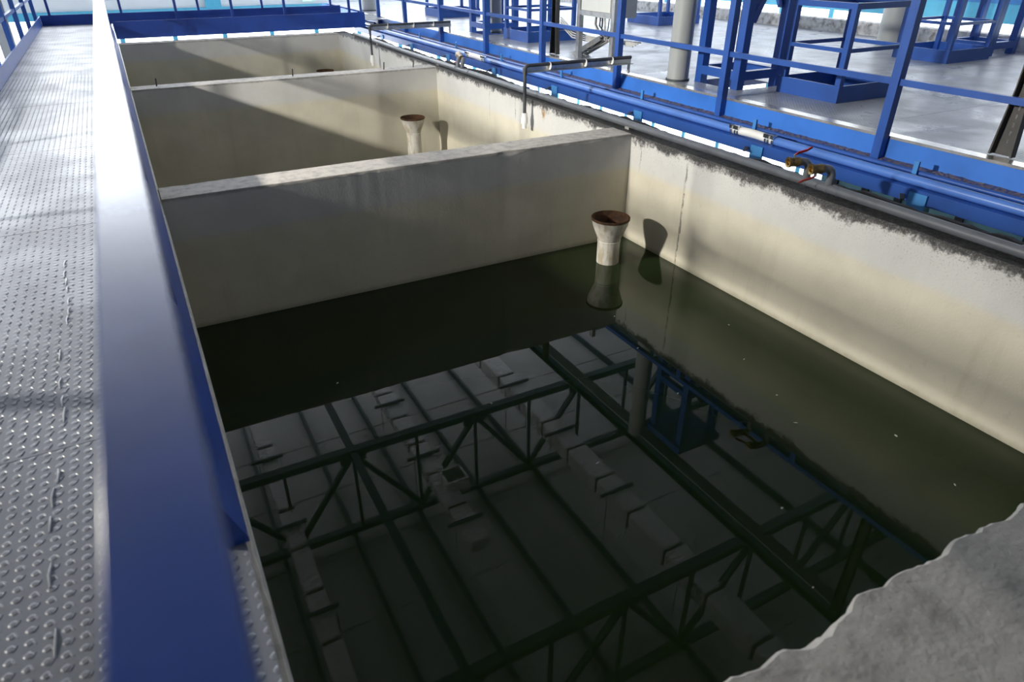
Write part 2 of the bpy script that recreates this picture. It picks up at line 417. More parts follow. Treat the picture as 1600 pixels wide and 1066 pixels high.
# right-hand platform
STANDS = [(5.46, 5.28), (5.46, 11.05), (10.2, 5.5)]
HATCH = [(5.74, 4.30, .88, .72), (5.52, 9.72, .88, .80), (9.05, 5.35, .9, .75), (8.95, 10.85, 1.0, .95), (6.05, 14.3, .9, .9)]
fr = thing('floor_right', (8, 7.5, DZ - .1), 'chequered steel plate platform behind the blue railing', 'floor', kind='structure')
holes = [(x - .03, x + .62, y - .04, y + .62) for x, y in STANDS[:2]] + [(x + .02, x + a - .02, y + .02, y + b - .02) for x, y, a, b in HATCH]
plates(fr, [5.145, 6.9, 8.4, 9.9, 11.0], [-3.0, -.9, .6, 2.1, 3.6, 5.1, 6.6, 8.1, 9.6, 11.1, 12.6, 14.1, 15.6, 17.1, 18.6, 20.0], 'check_r', holes)
for y in [q * 1.5 - 2.9 for q in range(16)]:
    B(5.05, 11.0, y, y + .07, DZ - .16, DZ - .011).build('cross_joist', 'blue_deep', fr)
B(5.03, 5.142, -3, 16.4, DZ - .012, DZ + .008).build('edge_strip', 'strip', fr)
B(5.03, 5.045, -3, 20, -.033, DZ - .013).build('fascia_plate', 'blue_light', fr)
MT['fascia'] = simple('bright_blue_fascia', (.042, .19, .66), .4, var=.12, scale=2)
fr.children[-1].data.materials[0] = MT['fascia']
B(4.56, 4.90, -3, 15.6, -.035, -.022).build('ledge_plate', 'blue', fr)
mb = M(); n_ = 900; vs = []
for i in range(n_ + 1):
    y = -3 + 18.6 * i / n_; h1, h2 = nz0(y * 30, 1), nz0(y * 30, 2)
    vs += [(4.9, y, -.035), (4.9, y, -.02), (4.935, y, -.012 + .008 * h1), (4.975, y, -.004 + .010 * h2), (5.03, y, .002 + .006 * h1), (5.03, y, -.035)]
mb.add(vs, [(i * 6 + j, i * 6 + (j + 1) % 6, i * 6 + 6 + (j + 1) % 6, i * 6 + 6 + j) for i in range(n_) for j in range(6)] + [tuple(range(6)), tuple(n_ * 6 + j for j in range(6))])
o = mb.build('ledge_debris', 'ledge', fr); o['kind'] = 'stuff'
B(4.56, 4.60, -3, 15.6, -.115, -.0355).build('ledge_channel', 'blue', fr)
B(4.98, 5.03, -3, 15.6, -.16, -.0355).build('main_beam', 'blue_deep', fr)
B(11.0, 11.22, -3, 20, -.2, .345).build('kerb', 'kerb', fr)
# brackets hung under the ledge and pipe clips
def place(t, y):
    if 3.8 < y < 4.5: return t + ' at the white hose near the brass valves'
    if 8.9 < y < 9.4: return t + ' beside the tarnished valve'
    return t + (' past the valves by the slotted riser' if y < 4 else ' between the two white hoses' if y < 9 else ' alongside the last tank')
for y in (-.6, 1.1, 2.64, 4.1, 5.73, 7.38, 9.0, 10.6, 12.2, 13.8):
    br = thing('pipe_bracket', (4.55, y, -.2), place('light blue bracket hooked under the ledge', y), 'bracket', 'brackets under the ledge')
    M().box(4.545, 4.56, y - .10, y + .03, -.18, -.04).build('bracket_plate', 'blue_light', br)
    M().bar((4.55, y + .08, -.075), (4.47, y + .02, -.082), .03, .012).build('bracket_hook', 'timber', br)
for y in (1.3, 2.85, 4.40, 6.02, 7.66, 9.3, 10.9, 12.5):
    tag(B(4.836, 4.853, y - .018, y + .018, -.0215, .085).build('pipe_clip', 'blue_light'), place('upright blue clip holding the thin pipe', y), 'clip', 'clips along the thin pipe')
for y in (-.4, 3.35, 6.2, 7.9, 10.2, 12.6):
    tag(B(4.40, 4.52, y, y + .12, -4.5, -.14).build('support_post', 'blue_deep'), 'blue steel post under the ledge channel outside the tank', 'post', 'posts under the ledge')
    B(4.40, 4.60, y, y + .12, -.15, -.1355).build('x', 'blue_deep')
for o in [o for o in C.objects if o.name.startswith('x')]: bpy.data.objects.remove(o)

# dark crumbly sludge on the outer side of the wall top
mb = M(); n = 380
vs = []
for i in range(n + 1):
    y = -1 + 14.6 * i / n
    h = .022 + (.055 if y < 5 else .06) * max(0, nz1(y * 1.3, 60) + .25) + .02 * nz1(y * 9, 61) + .008 * nz1(y * 31, 64)
    wd = .05 * nz1(y * 4, 62)
    vs += [(3.885, y, -.02), (3.91, y, .004 + h * .4), (3.955, y, h), (4.02, y, h * .8), (4.10 + wd, y, -.06), (4.02 + wd, y, -.25), (3.99, y, -.25)]
k = 7
mb.add(vs, [(i * k + j, i * k + (j + 1) % k, (i + 1) * k + (j + 1) % k, (i + 1) * k + j) for i in range(n) for j in range(k)] + [tuple(range(k)), tuple(n * k + j for j in range(k))])
tag(mb.build('black_sludge', 'black'), 'black crumbly crust behind the grey pipe on the wall top', 'crust', kind='stuff')

# cross walkway at the far end
fc = thing('floor_far', (2, 15.4, DZ - .1), 'blue-edged cross walkway beyond the last tank', 'floor', kind='structure')
plates(fc, [-.006, 1.3, 2.6, 3.9, 5.0], [14.62, 16.3], 'check')
B(-.0, 4.5, 14.58, 14.615, .03, DZ - .009).build('front_channel', 'blue_deep', fc)
B(-.0, 4.96, 16.28, 16.3, .02, DZ - .009).build('back_channel', 'blue_deep', fc)

# ------------------------------------------------------------------ guard rails
def rail(name, label, posts, rails, kick=None, m='blue', mr_='blue', pw=.03):
    t = thing(name, (posts[0][0], posts[0][1], posts[0][2]), label, 'guardrail')
    for x, y, z0, z1 in posts:
        M().box(x - pw, x + pw, y - pw, y + pw, z0, z1).build('post', m, t)
    for nm, a, b, wd, ht in rails:
        M().bar(a, b, wd, ht).build(nm, mr_, t)
    for nm, bx in (kick or []):
        M().box(*bx).build(nm, m, t)
    return t
# tank-side rail of the left walkway, right in front of the lens
t = rail('guardrail', 'wide blue handrail along the tank edge of the walkway', [(-.05, y, DZ, 1.16) for y in (-.6, 2.55, 4.27, 6.0, 7.7, 9.4, 11.1, 12.8, 14.5)],
     [('mid_rail', (-.05, -1.5, .66), (-.05, 16.5, .66), .024, .03)],
     [], m='blue_deep', mr_='blue_deep', pw=.013)
M().prism([(-.066, DZ), (-.066, .312), (-.057, .312), (-.007, .168), (-.007, DZ)], 'y', 1.33, 14.5).build('toeboard', 'blue_deep', t)
B(-.053, -.0095, -1.5, 16.5, 1.16, 1.2).build('handrail', 'blue_rail', t, bevel=.0015)
rail('guardrail', 'blue railing on the outer edge of the left walkway', [(-1.21, y, -.02, 1.16) for y in (-.9, .85, 2.6, 4.35, 6.1, 7.85, 9.6, 11.35, 12.85, 14.4, 16.0)],
     [('handrail', (-1.21, -1.5, 1.18), (-1.21, 16.6, 1.18), .05, .04), ('mid_rail', (-1.21, -1.5, .64), (-1.21, 16.6, .64), .04, .04)],
     [('toeboard', (-1.178, -1.162, -1.5, 16.6, DZ - .02, .31))], pw=.03)
rail('guardrail', 'blue railing on the tank side of the cross walkway', [(x, 14.60, .1, 1.16) for x in (1.05, 2.0, 2.95, 4.2)],
     [('handrail', (.0, 14.6, 1.18), (4.5, 14.6, 1.18), .05, .04), ('mid_rail', (.0, 14.6, .66), (4.5, 14.6, .66), .035, .035)],
     [('toeboard', (0, 4.5, 14.57, 14.578, DZ - .02, .31))], pw=.022, m='blue_deep', mr_='blue')
rail('guardrail', 'blue railing on the far side of the cross walkway', [(x, 16.36, .0, 1.16) for x in (-1.0, .2, 1.6, 2.85, 4.3)],
     [('handrail', (-1.16, 16.36, 1.18), (4.9, 16.36, 1.18), .05, .04), ('mid_rail', (-1.16, 16.36, .66), (4.9, 16.36, .66), .035, .035)],
     [('toeboard', (-1.16, 4.5, 16.31, 16.326, DZ - .01, .33))], pw=.022, m='blue_deep', mr_='blue')
PY = [-1.9, -.18, 1.55, 3.27, 5.0, 6.70, 8.40, 10.1, 11.85, 13.6, 15.2]
rail('guardrail', 'blue railing along the platform above the ledge pipes', [(4.994, y, -.021, 1.16) for y in PY],
     [('handrail', (4.994, -3, 1.18), (4.994, 15.2, 1.18), .06, .05), ('mid_rail', (4.994, -3, .555), (4.994, 15.2, .555), .035, .045)], pw=.034)
# end loop of the platform rail
tag(M().tube([(4.9, 15.2, .03), (4.88, 15.6, .02), (4.86, 15.9, .03), (4.86, 15.98, .1), (4.86, 16.0, .6), (4.88, 15.95, .66), (4.95, 15.3, .68)], .028, 10).build('end_loop', 'blue'), 'bent blue pipe loop closing the end of the platform railing', 'pipe')

# ------------------------------------------------------------------ pipes
def pipe(name, pts, rad, m, label, cat='pipe'):
    return tag(M().tube(pts, rad, 16).build(name, m), label, cat)
MT['blue_pipe'] = simple('blue_pipe_paint', (.09, .21, .60), .3, var=.08, scale=3)
pz = .012
pm = thing('ledge_pipe', (4.64, 3, -.02), 'thick blue pipe lying along the ledge below the railing', 'pipe')
for a, b in ((-3, 3.99), (4.41, 9.42), (9.96, 15.3)):
    M().tube([(4.64, a, pz), (4.64, b, pz)], .034, 18).build('pipe_length', 'blue_pipe', pm)
pipe('thin_pipe', [(4.875, -3, -.002), (4.875, 15.3, -.002)], .019, 'blue', 'thin blue pipe running beside the thick one on the ledge')
def hose(y0, y1, label, zoff=0):
    h = thing('hose_coupling', (4.64, (y0 + y1) / 2, pz - .04), label, 'hose', 'white hose couplings in the blue pipe')
    n = 14
    M().tube([(4.64 - .012 * math.sin(i / n * math.pi), y0 + (y1 - y0) * i / n, pz + .012 * math.sin(i / n * math.pi)) for i in range(n + 1)], .036, 14).build('hose', 'pvc', h)
    for c, s_ in ((y0, 1), (y1, -1)):
        for d in (-.015, .03, .06):
            yy = c + d * s_
            M().tube([(4.64, yy - .011, pz), (4.64, yy + .011, pz)], [.044, .044], 16).build('clamp_ring', 'steel', h)
            M().box(4.585, 4.61, yy - .014, yy + .014, pz + .02, pz + .05).build('clamp_bolt', 'steel', h)
hose(3.98, 4.42, 'white hose length with steel clamps near the brass valves')
hose(9.40, 9.98, 'white hose length with steel clamps by the drained tanks')

gp = thing('wall_pipe', (3.86, 7, 0), 'long grey plastic pipe lying on the tank wall top', 'pipe')
M().tube([(3.85, -2, .04), (3.86, 3.3, .048), (3.86, 7, .035), (3.86, 10.5, .03), (3.87, 13.3, .05)], .031, 18).build('pipe_run', 'grey_pipe', gp)
for y in (.9, 4.94, 9.3, 11.9, 13.2):
    M().box(3.835, 3.885, y - .03, y + .03, -.004, .025).build('pipe_saddle', 'rough_concrete', gp)
for y in (1.6, 2.72, 2.80, 2.88, 2.97, 6.4, 8.3, 8.7):
    M().tube([(3.86, y - .006, .046 if y < 4 else .036), (3.86, y + .006, .046 if y < 4 else .036)], .0335, 16).build('pipe_joint', 'grey_pipe', gp)
def elbow(y, d=(-1, .06), sgn=1):
    L = Vector((d[0], d[1], 0)).normalized()
    pts = [Vector((3.86, y, .05)), Vector((3.86, y, .13))]
    for i in range(1, 8):
        a = i / 7 * math.pi / 2; pts.append(Vector((3.86, y, .13)) + L * .05 * (1 - math.cos(a)) + Vector((0, 0, .05 * math.sin(a))))
    pts.append(pts[-1] + L * .03)
    M().tube(pts, .026, 14).build('elbow_riser', 'grey_pipe', gp)
    e = pts[-1]
    v = thing('ball_valve', (e.x, e.y, e.z - .03), 'brass ball valve with red lever pointing %s on the grey pipe' % ('up' if sgn > 0 else 'down'), 'valve', 'brass valves on the grey pipe')
    M().tube([e - L * .005, e + L * .015, e + L * .018, e + L * .06, e + L * .063, e + L * .075], [.031, .031, .029, .029, .034, .034], 16, caps=False).build('valve_body', 'brass_old', v)
    M().tube([e + L * .077, e + L * .074], [.034, .021], 20, caps=False).build('valve_lip', 'brass', v)
    M().tube([e + L * .074, e + L * .06, e + L * .058], [.021, .019, .001], 20, caps=False).build('valve_bore', 'brass', v)
    up = Vector((0, 0, 1))
    s0 = e + L * .035 + up * .028 * sgn
    M().tube([s0, s0 + up * .022 * sgn], .009, 10).build('valve_stem', 'steel', v)
    if sgn > 0: lp = [s0 + up * .018, s0 + up * .034 + Vector((.01, -.012, 0)), s0 + up * .055 + Vector((.055, -.045, 0)), s0 + up * .075 + Vector((.075, -.06, 0))]
    else: lp = [s0 - up * .018, s0 - up * .032 + Vector((-.01, .012, 0)), s0 - up * .055 + Vector((-.04, .05, 0)), s0 - up * .072 + Vector((-.055, .07, 0))]
    mb = M()
    for a, b in zip(lp, lp[1:]): mb.bar(a, b, .018, .006, (0, 1, .3))
    mb.build('lever', 'red', v)
elbow(2.985, (-1, .35), 1); elbow(2.80, (-1, .35), -1)
# old valve cluster by the drained tank
for i, y in enumerate((8.52, 8.66)):
    M().tube([(3.86, y, .05), (3.87, y, .13), (3.9, y + .03, .17)], .026, 12).build('elbow_riser', 'grey_pipe', gp)
v = thing('ball_valve', (4.0, 8.85, .1), 'tarnished brass valve with red handle beside the drained tank', 'valve')
M().tube([(3.9, 8.62, .17), (3.93, 8.72, .175), (3.95, 8.78, .175), (3.98, 8.90, .175), (3.99, 8.93, .175)], [.03, .03, .042, .042, .034], 14).build('valve_body', 'brass_old', v)
M().tube([(3.95, 8.80, .14), (3.94, 8.80, .09)], .012, 10).build('valve_stem', 'steel', v)
M().bar((3.93, 8.90, .088), (3.92, 8.70, .075), .02, .008).build('lever', 'red', v)
# L-shaped drop pipes
def drop(y, x0, x1, z, zb, label):
    t = thing('drop_pipe', (x1, y, DZ), label, 'pipe', 'dark drop pipes over the tanks')
    M().tube([(x1, y, z), (x0 + .05, y, z), (x0 + .02, y, z - .006), (x0 + .005, y, z - .02), (x0, y, z - .05), (x0, y, zb)], .018, 12).build('pipe_run', 'black_pipe', t)
    M().tube([(x0, y, z - .08), (x0, y, z - .02)], .024, 12).build('elbow', 'black_pipe', t)
    M().tube([(x0, y, zb + .02), (x0, y, zb - .02), (x0, y, zb - .03), (x0, y, zb - .09), (x0, y, zb - .095), (x0, y, zb - .14)], [.03, .03, .038, .038, .026, .026], 14).build('nozzle', 'pvc', t)
    M().box(x0 + .02, x1 + .02, y - .025, y + .025, z - .072, z - .064).box(x0 + .02, x1 + .02, y + .019, y + .025, z - .064, z - .02).build('angle_support', 'galv', t)
    for x in (x0 + .3, x0 + .75, x0 + 1.1): M().tube([(x - .003, y, z - .02), (x + .003, y, z - .02)], .040, 10).build('cable_tie', 'pvc', t)
    M().tube([(5.015, y + .02, z - .075), (5.015, y + .02, z - .17)], .016, 8).build('support_foot', 'galv', t)
drop(6.5, 3.66, 5.02, .352, -.14, 'dark drop pipe with white nozzle over the middle tank')
drop(11.5, 3.61, 5.02, .338, -.12, 'dark drop pipe with white nozzle over the last tank')
# thin rods left standing on divider tops
for x, y in ((3.06, 9.3), (3.48, 9.3), (1.86, 9.33), (.28, 9.33)):
    tag(M().tube([(x, y, -.01), (x + .01, y, .09)], .008, 8).build('rebar_stub', 'bronze'), 'short steel stub in the drained tanks\' divider, %s' % ('near the grey pipe' if x > 2.5 else 'at the middle of its top' if x > 1 else 'near the blue handrail'), 'rod', 'steel stubs')

# ------------------------------------------------------------------ platform furniture
def stand(x, y, label, brace, h=3.0, tall=2.6):
    t = thing('equipment_stand', (x, y, DZ), label, 'stand', 'blue equipment stands')
    a = .045; w_ = .54
    pts = [(x + a, y + a), (x + w_ + a, y + a), (x + a, y + w_ + a), (x + w_ + a, y + w_ + a)]
    for px, py in pts:
        M().box(px - a, px + a, py - a, py + a, -.13 if brace else DZ - .0, tall).build('leg', 'blue', t)
    for z in (.235, 1.75):
        B(x + 2 * a, x + w_, y, y + .07, z, z + .085).build('cross_bar', 'blue', t)
        B(x + 2 * a, x + w_, y + w_ + .02, y + w_ + .09, z, z + .085).build('cross_bar', 'blue', t)
        B(x, x + .07, y + 2 * a, y + w_, z, z + .085).build('cross_bar', 'blue', t)
        B(x + w_ + .02, x + w_ + .09, y + 2 * a, y + w_, z, z + .085).build('cross_bar', 'blue', t)
    if brace:
        M().bar((x + .1, y + .045, .78), (x + w_ * .9, y + .045, 1.6), .07, .07).build('brace', 'blue', t)
        M().bar((x + w_, y + .09, .9), (x + w_, y + w_, 1.7), .06, .06).build('brace', 'blue', t)
    B(x - .05, x + w_ + .14, y - .05, y + w_ + .14, tall, tall + .1).build('top_plate', 'blue', t)
stand(*STANDS[0], 'tall blue braced stand beside the nearest grey column', True)
stand(*STANDS[1], 'tall blue stand around the column behind the far railing', True)
stand(*STANDS[2], 'blue stand beside the wide grey column near the far kerb', False)
def hatch(x, y, w_, d, label, rails=True):
    t = thing('hatch_guard', (x, y, DZ), label, 'hatch guard', 'railed hatches on the platform')
    th = .012
    for bx in ((x, x + w_, y, y + th), (x, x + w_, y + d - th, y + d), (x, x + th, y + th, y + d - th), (x + w_ - th, x + w_, y + th, y + d - th)):
        B(*bx, DZ - .15, DZ + .15).build('toeboard', 'blue', t)
    if rails:
        for px, py in ((x + .039, y + .039), (x + w_ - .039, y + .039), (x + .039, y + d - .039), (x + w_ - .039, y + d - .039)):
            B(px - .027, px + .027, py - .027, py + .027, DZ - .1, .94).build('post', 'blue', t)
        for z, hh in ((.94, .05), (.585, .035)):
            B(x + .015, x + w_ - .015, y + .015, y + .045, z, z + hh).build('rail', 'blue', t)
            B(x + .015, x + w_ - .015, y + d - .045, y + d - .015, z, z + hh).build('rail', 'blue', t)
            B(x + .015, x + .045, y + .045, y + d - .045, z, z + hh).build('rail', 'blue', t)
            B(x + w_ - .045, x + w_ - .015, y + .045, y + d - .045, z, z + hh).build('rail', 'blue', t)
for (x, y, a, b), lb in zip(HATCH, ('railed blue hatch beside the braced stand by the railing', 'railed blue hatch behind the cable riser', 'railed blue hatch in front of the wide grey column', 'low blue hatch kerb behind the control cabinet', 'low blue hatch kerb far along the platform')):
    hatch(x, y, a, b, lb)
def column(x, y, rad, top, label):
    t = thing('column', (x, y, DZ - .005), label, 'column', 'round grey columns')
    M().tube([(x, y, DZ - .005), (x, y, top)], rad, 32).build('shaft', 'column', t)
    M().tube([(x, y, DZ - .005), (x, y, DZ + .02)], rad + .012, 32).build('base_collar', 'timber', t)
column(5.31, 6.02, .115, 2.8, 'round grey column by the braced blue stand')
column(5.78, 11.36, .13, 2.8, 'round grey column inside the far blue stand')
column(5.34, 16.9, .16, 2.8, 'round grey column at the end of the platform railing')
column(10.25, 7.0, .19, 2.8, 'wide grey column near the far kerb')
# girder carried by the columns
gd = thing('girder', (5.4, 7, 2.8), 'long dark girder over the columns, mirrored in the water', 'beam')
B(5.32, 5.50, -4, 18, 2.80, 2.82).build('flange', 'column', gd); B(5.40, 5.42, -4, 18, 2.82, 3.03).build('web', 'navy', gd); B(5.32, 5.50, -4, 18, 3.03, 3.05).build('flange', 'navy', gd)

# cable risers
def riser(x, y, wd, lean, label):
    t = thing('cable_riser', (x, y, DZ), label, 'cable tray', 'cable tray risers')
    d = .06; top = 2.8
    mb = M()
    def quad(xa, ya, za, w0, xb, yb, zb, w1):
        for s0, s1 in ((-.5, -.42), (.42, .5)):
            mb.add([(xa, ya + w0 * s0, za), (xa, ya + w0 * s1, za), (xa + d, ya + w0 * s1, za), (xa + d, ya + w0 * s0, za), (xb, yb + w1 * s0, zb), (xb, yb + w1 * s1, zb), (xb + d, yb + w1 * s1, zb), (xb + d, yb + w1 * s0, zb)],
                   [(0, 3, 2, 1), (4, 5, 6, 7), (0, 1, 5, 4), (1, 2, 6, 5), (2, 3, 7, 6), (3, 0, 4, 7)])
    quad(x, y, DZ + .01, wd, x, y + lean * .3, .6, wd * .62); quad(x, y + lean * .3, .6, wd * .62, x, y + lean, top, wd * .62)
    mb.build('side_flange', 'bronze', t)
    mb = M()
    for (z0, z1, w0, w1, l0, l1) in ((DZ + .008, .6, wd, wd * .62, 0, lean * .3), (.6, top, wd * .62, wd * .62, lean * .3, lean)):
        mb.add([(x + d - .012, y + l0 - w0 / 2, z0), (x + d - .012, y + l0 + w0 / 2, z0), (x + d, y + l0 + w0 / 2, z0), (x + d, y + l0 - w0 / 2, z0), (x + d - .012, y + l1 - w1 / 2, z1), (x + d - .012, y + l1 + w1 / 2, z1), (x + d, y + l1 + w1 / 2, z1), (x + d, y + l1 - w1 / 2, z1)],
               [(0, 3, 2, 1), (4, 5, 6, 7), (0, 1, 5, 4), (1, 2, 6, 5), (2, 3, 7, 6), (3, 0, 4, 7)])
    mb.build('tray_web', 'bronze', t)
    for k in range(16):
        z = .24 + k * .055; yy = y + lean * .3 * (z - DZ) / .45 if z < .6 else y + lean * .3 + lean * .7 * (z - .6) / 2.2
        B(x + d - .014, x + d - .0122, yy - .006, yy + .006, z, z + .03).build('slot', 'steel', t)
riser(5.17, 2.50, .155, .0, 'dark slotted cable riser standing at the platform edge')
riser(5.17, 8.42, .17, .0, 'dull cable riser beside the control cabinet')
# cables hanging by the right riser
cb = thing('loose_cable', (5.25, 2.3, DZ), 'loose dark cables hanging beside the slotted riser', 'cable')
M().tube([(5.3, 2.44, .9), (5.32, 2.33, .66), (5.36, 2.22, .5), (5.5, 2.05, .42), (5.6, 1.7, .4)], .012, 8).build('cable', 'cable_d', cb)
M().tube([(5.3, 2.42, .9), (5.34, 2.30, .7), (5.4, 2.18, .55), (5.55, 2.05, .47), (5.65, 1.7, .45)], .012, 8).build('cable', 'cable_d', cb)

# control cabinet on legs
cx0, cx1, cy0, cy1 = 5.28, 5.66, 7.24, 7.98
cbn = thing('control_cabinet', (5.45, 7.6, DZ), 'pale grey control cabinet on galvanised legs above its cables', 'cabinet')
B(cx0 + .01, cx1, cy0 + .05, cy1 - .05, .67, 1.75).build('body', 'cab', cbn)
B(cx0 - .008, cx0 + .009, cy0 + .06, cy1 - .06, .735, 1.72).build('door', 'cab', cbn)
B(cx0 - .02, cx0 - .0085, cy0 + .1, cy0 + .13, 1.15, 1.30).build('door_handle', 'timber', cbn.children[-1])
for y in (cy0, cy1):
    M().box(cx0 - .01, cx0 + .05, y - .032, y - .026, DZ, 1.8).box(cx0 - .01, cx0 - .004, y - .026, y + .03, DZ, 1.8).box(cx0 - .01, cx0 + .05, y + .026, y + .032, DZ, 1.8).build('leg', 'galv', cbn)
B(cx0 - .014, cx0 + .02, cy0 + .032, cy1 - .032, .68, .73).build('frame_bar', 'galv', cbn)
for k in range(16):
    y = cy0 + .15 + .033 * k + random.uniform(-.01, .01); x = 5.42 + random.uniform(-.05, .08)
    e = Vector((5.5 + random.uniform(-.05, .05), 7.72 + random.uniform(-.1, .08), .40 + random.uniform(-.04, .04)))
    M().tube([(x, y, .675), (x, y + random.uniform(-.02, .02), .56), ((x + e.x) / 2 + random.uniform(-.03, .03), (y + e.y) / 2, .45 + random.uniform(-.03, .02)), e, (5.5, 8.0, .25)], random.choice((.006, .008, .010)), 6).build('cable', random.choice(('cable_d', 'cable_d', 'cable_l')), cbn)
for k in range(4):
    M().tube([(5.24, 8.35, .62 - .03 * k), (5.3, 8.15, .48 - .03 * k), (5.4, 7.95, .42 - .02 * k), (5.5, 7.6, .40), (5.5, 7.1 - .05 * k, .37 + .02 * k)], .009, 6).build('cable', 'cable_l', cbn)
ct = thing('cable_ladder', (5.5, 8.1, DZ), 'sloping galvanised cable tray under the control cabinet', 'cable tray')
a, b = Vector((5.5, 7.66, .42)), Vector((5.5, 8.33, .13))
for dx in (-.10, .10): M().bar(a + Vector((dx, 0, 0)), b + Vector((dx, 0, 0)), .012, .06).build('side_rail', 'galv', ct)
for k in range(7):
    c_ = a.lerp(b, (k + .5) / 7); M().bar(c_ - Vector((.094, 0, 0)), c_ + Vector((.094, 0, 0)), .03, .01).build('rung', 'galv', ct)
for k in range(6):
    o_ = Vector((-.07 + .028 * k, 0, .02)); M().tube([a + o_, b + o_], .011, 6).build('cable', 'cable_d' if k % 3 else 'cable_l', ct)

# ------------------------------------------------------------------ hall shell
tag(B(-6.5, 13.3, -9, 22.3, Z0 - .1, Z0).build('floor_ground', 'ground'), 'pale ground floor below the platforms', 'floor', kind='structure')
YF, XR, XL = 22.0, 13.0, -6.3
wf = thing('wall_far', (3, YF, Z0), 'white end wall with cyan band and bright low windows', 'wall', kind='structure')
B(XL, XR, YF, YF + .2, .02, 1.6).build('panel', 'white', wf)
B(XL, XR, YF, YF + .2, 7.0, 9.4).build('panel', 'white', wf)
B(XL, XR, YF - .06, YF + .2, -.14, .019).build('band', 'cyan', wf)
B(XL, XR, YF, YF + .2, Z0, -2.4).build('panel', 'white', wf)
B(2.35, 2.75, YF - .10, YF - .001, .022, 1.6).build('pilaster', 'cyan', wf)
wn = 0
def windows(parent_name, label, axis, c, rng, z0, z1, step, m, mull, mm='cyan', th=.06):
    global wn; wn += 1
    a0, a1 = rng; t = thing('window_%d' % wn, ((a0 + a1) / 2, c, z0) if axis == 'x' else (c, (a0 + a1) / 2, z0), label, 'window', kind='structure')
    n = round((a1 - a0) / step); st = (a1 - a0) / n
    for i in range(n):
        p0, p1 = a0 + i * st + mull / 2, a0 + (i + 1) * st - mull / 2
        if axis == 'x': B(p0, p1, c + .02, c + .04, z0 + .03, z1 - .03).build('pane', m, t)
        else: B(c - .02, c + .02, p0, p1, z0 + .03, z1 - .03).build('pane', m, t)
    for i in range(n + 1):
        p = a0 + i * st
        if axis == 'x': B(p - mull / 2, p + mull / 2, c - .02, c + .08, z0, z1).build('mullion', mm, t)
        else: B(c - .05, c + .05, p - mull / 2, p + mull / 2, z0, z1).build('mullion', mm, t)
    for za, zb in ((z0, z0 + .03), (z1 - .03, z1)):
        for i in range(n):
            p0, p1 = a0 + i * st + mull / 2, a0 + (i + 1) * st - mull / 2
            if axis == 'x': B(p0, p1, c - .02, c + .08, za, zb).build('frame_rail', mm, t)
            else: B(c - .05, c + .05, p0, p1, za, zb).build('frame_rail', mm, t)
    return t
windows('w', 'row of bright low windows under the cyan band of the end wall', 'x', YF, (XL, XR), -2.4, -.14, 1.28, 'win_far', .12)
windows('w', 'row of upper windows in the white end wall', 'x', YF, (XL, XR), 1.6, 7.0, 1.93, 'win_far', .12, 'white')
wr = thing('wall_right', (XR, 7, Z0), 'blue-clad side wall beyond the platform kerb', 'wall', kind='structure')
B(XR - .05, XR + .2, -9, YF, .36, .62).build('band', 'cyan', wr)
B(XR - .07, XR + .2, -9, YF, .62, 1.0).build('cladding', 'wall_blue', wr)
B(XR, XR + .2, -9, YF, 3.2, 9.4).build('panel', 'white', wr)
B(XR, XR + .2, -9, YF, Z0, -3.6).build('panel', 'teal', wr)
windows('w', 'tall bright lower windows behind the platform kerb', 'y', XR, (-4, YF), -3.6, .36, 1.3, 'win_right', .1)
windows('w', 'upper windows above the blue cladding of the side wall', 'y', XR, (5, YF), 1.0, 3.2, 2.6, 'win_right', .14, 'white')
B(XR, XR + .2, -9, -4.05, -3.6, .36).build('panel', 'teal', wr)
B(XR, XR + .2, -9, 4.93, 1.0, 3.2).build('panel', 'white', wr)
# equipment of the lower floor that shows in the gap under the ledge
for y, d, lb in ((1.9, 1.95, 'teal equipment casing on the lower floor below the brass valves'), (4.0, 1.2, 'narrow teal equipment casing on the lower floor below the white hose'), (.2, 1.5, 'teal equipment casing on the lower floor below the slotted riser')):
    t = thing('equipment_casing', (7.9, y, Z0), lb, 'casing', 'teal casings below')
    B(7.0, 8.8, y, y + d, Z0, -.75).build('casing_body', 'teal', t)
    B(6.95, 8.85, y - .03, y + d + .03, -.749, -.69).build('casing_lid', 'teal', t)
    for k in range(3):
        yy = y + d * (k + .5) / 3
        B(6.97, 6.999, yy - .04, yy + .04, Z0, -.76).build('casing_rib', 'timber', t)
wl = thing('wall_left', (XL, 7, Z0), 'grey side wall behind the walkway railing', 'wall', kind='structure')
B(XL - .2, XL, -9, YF, Z0, .6).build('panel', 'wallgrey', wl); B(XL - .2, XL, -9, YF, 3.2, 9.4).build('panel', 'wallgrey', wl)
B(XL - .2, XL, -9, 6.5, .6, 3.2).build('panel', 'wallgrey', wl)
windows('w', 'windows of the side wall beyond the walkway', 'y', XL, (6.5, YF), .6, 3.2, 1.9, 'win_left', .14, 'white')
tag(B(XL, XR, -9.2, -9, Z0, 9.4).build('wall_near', 'wallgrey'), 'grey end wall behind the near tank', 'wall', kind='structure')
# hall column by the left walkway
t = thing('hall_column', (-1.7, 15.2, Z0), 'pale hall column behind the walkway railing', 'column')
B(-1.78, -1.60, 15.1, 15.3, Z0, 5.6).build('shaft', 'white', t); B(-1.6, -1.56, 15.12, 15.28, Z0, 5.6).build('flange', 'bronze', t)
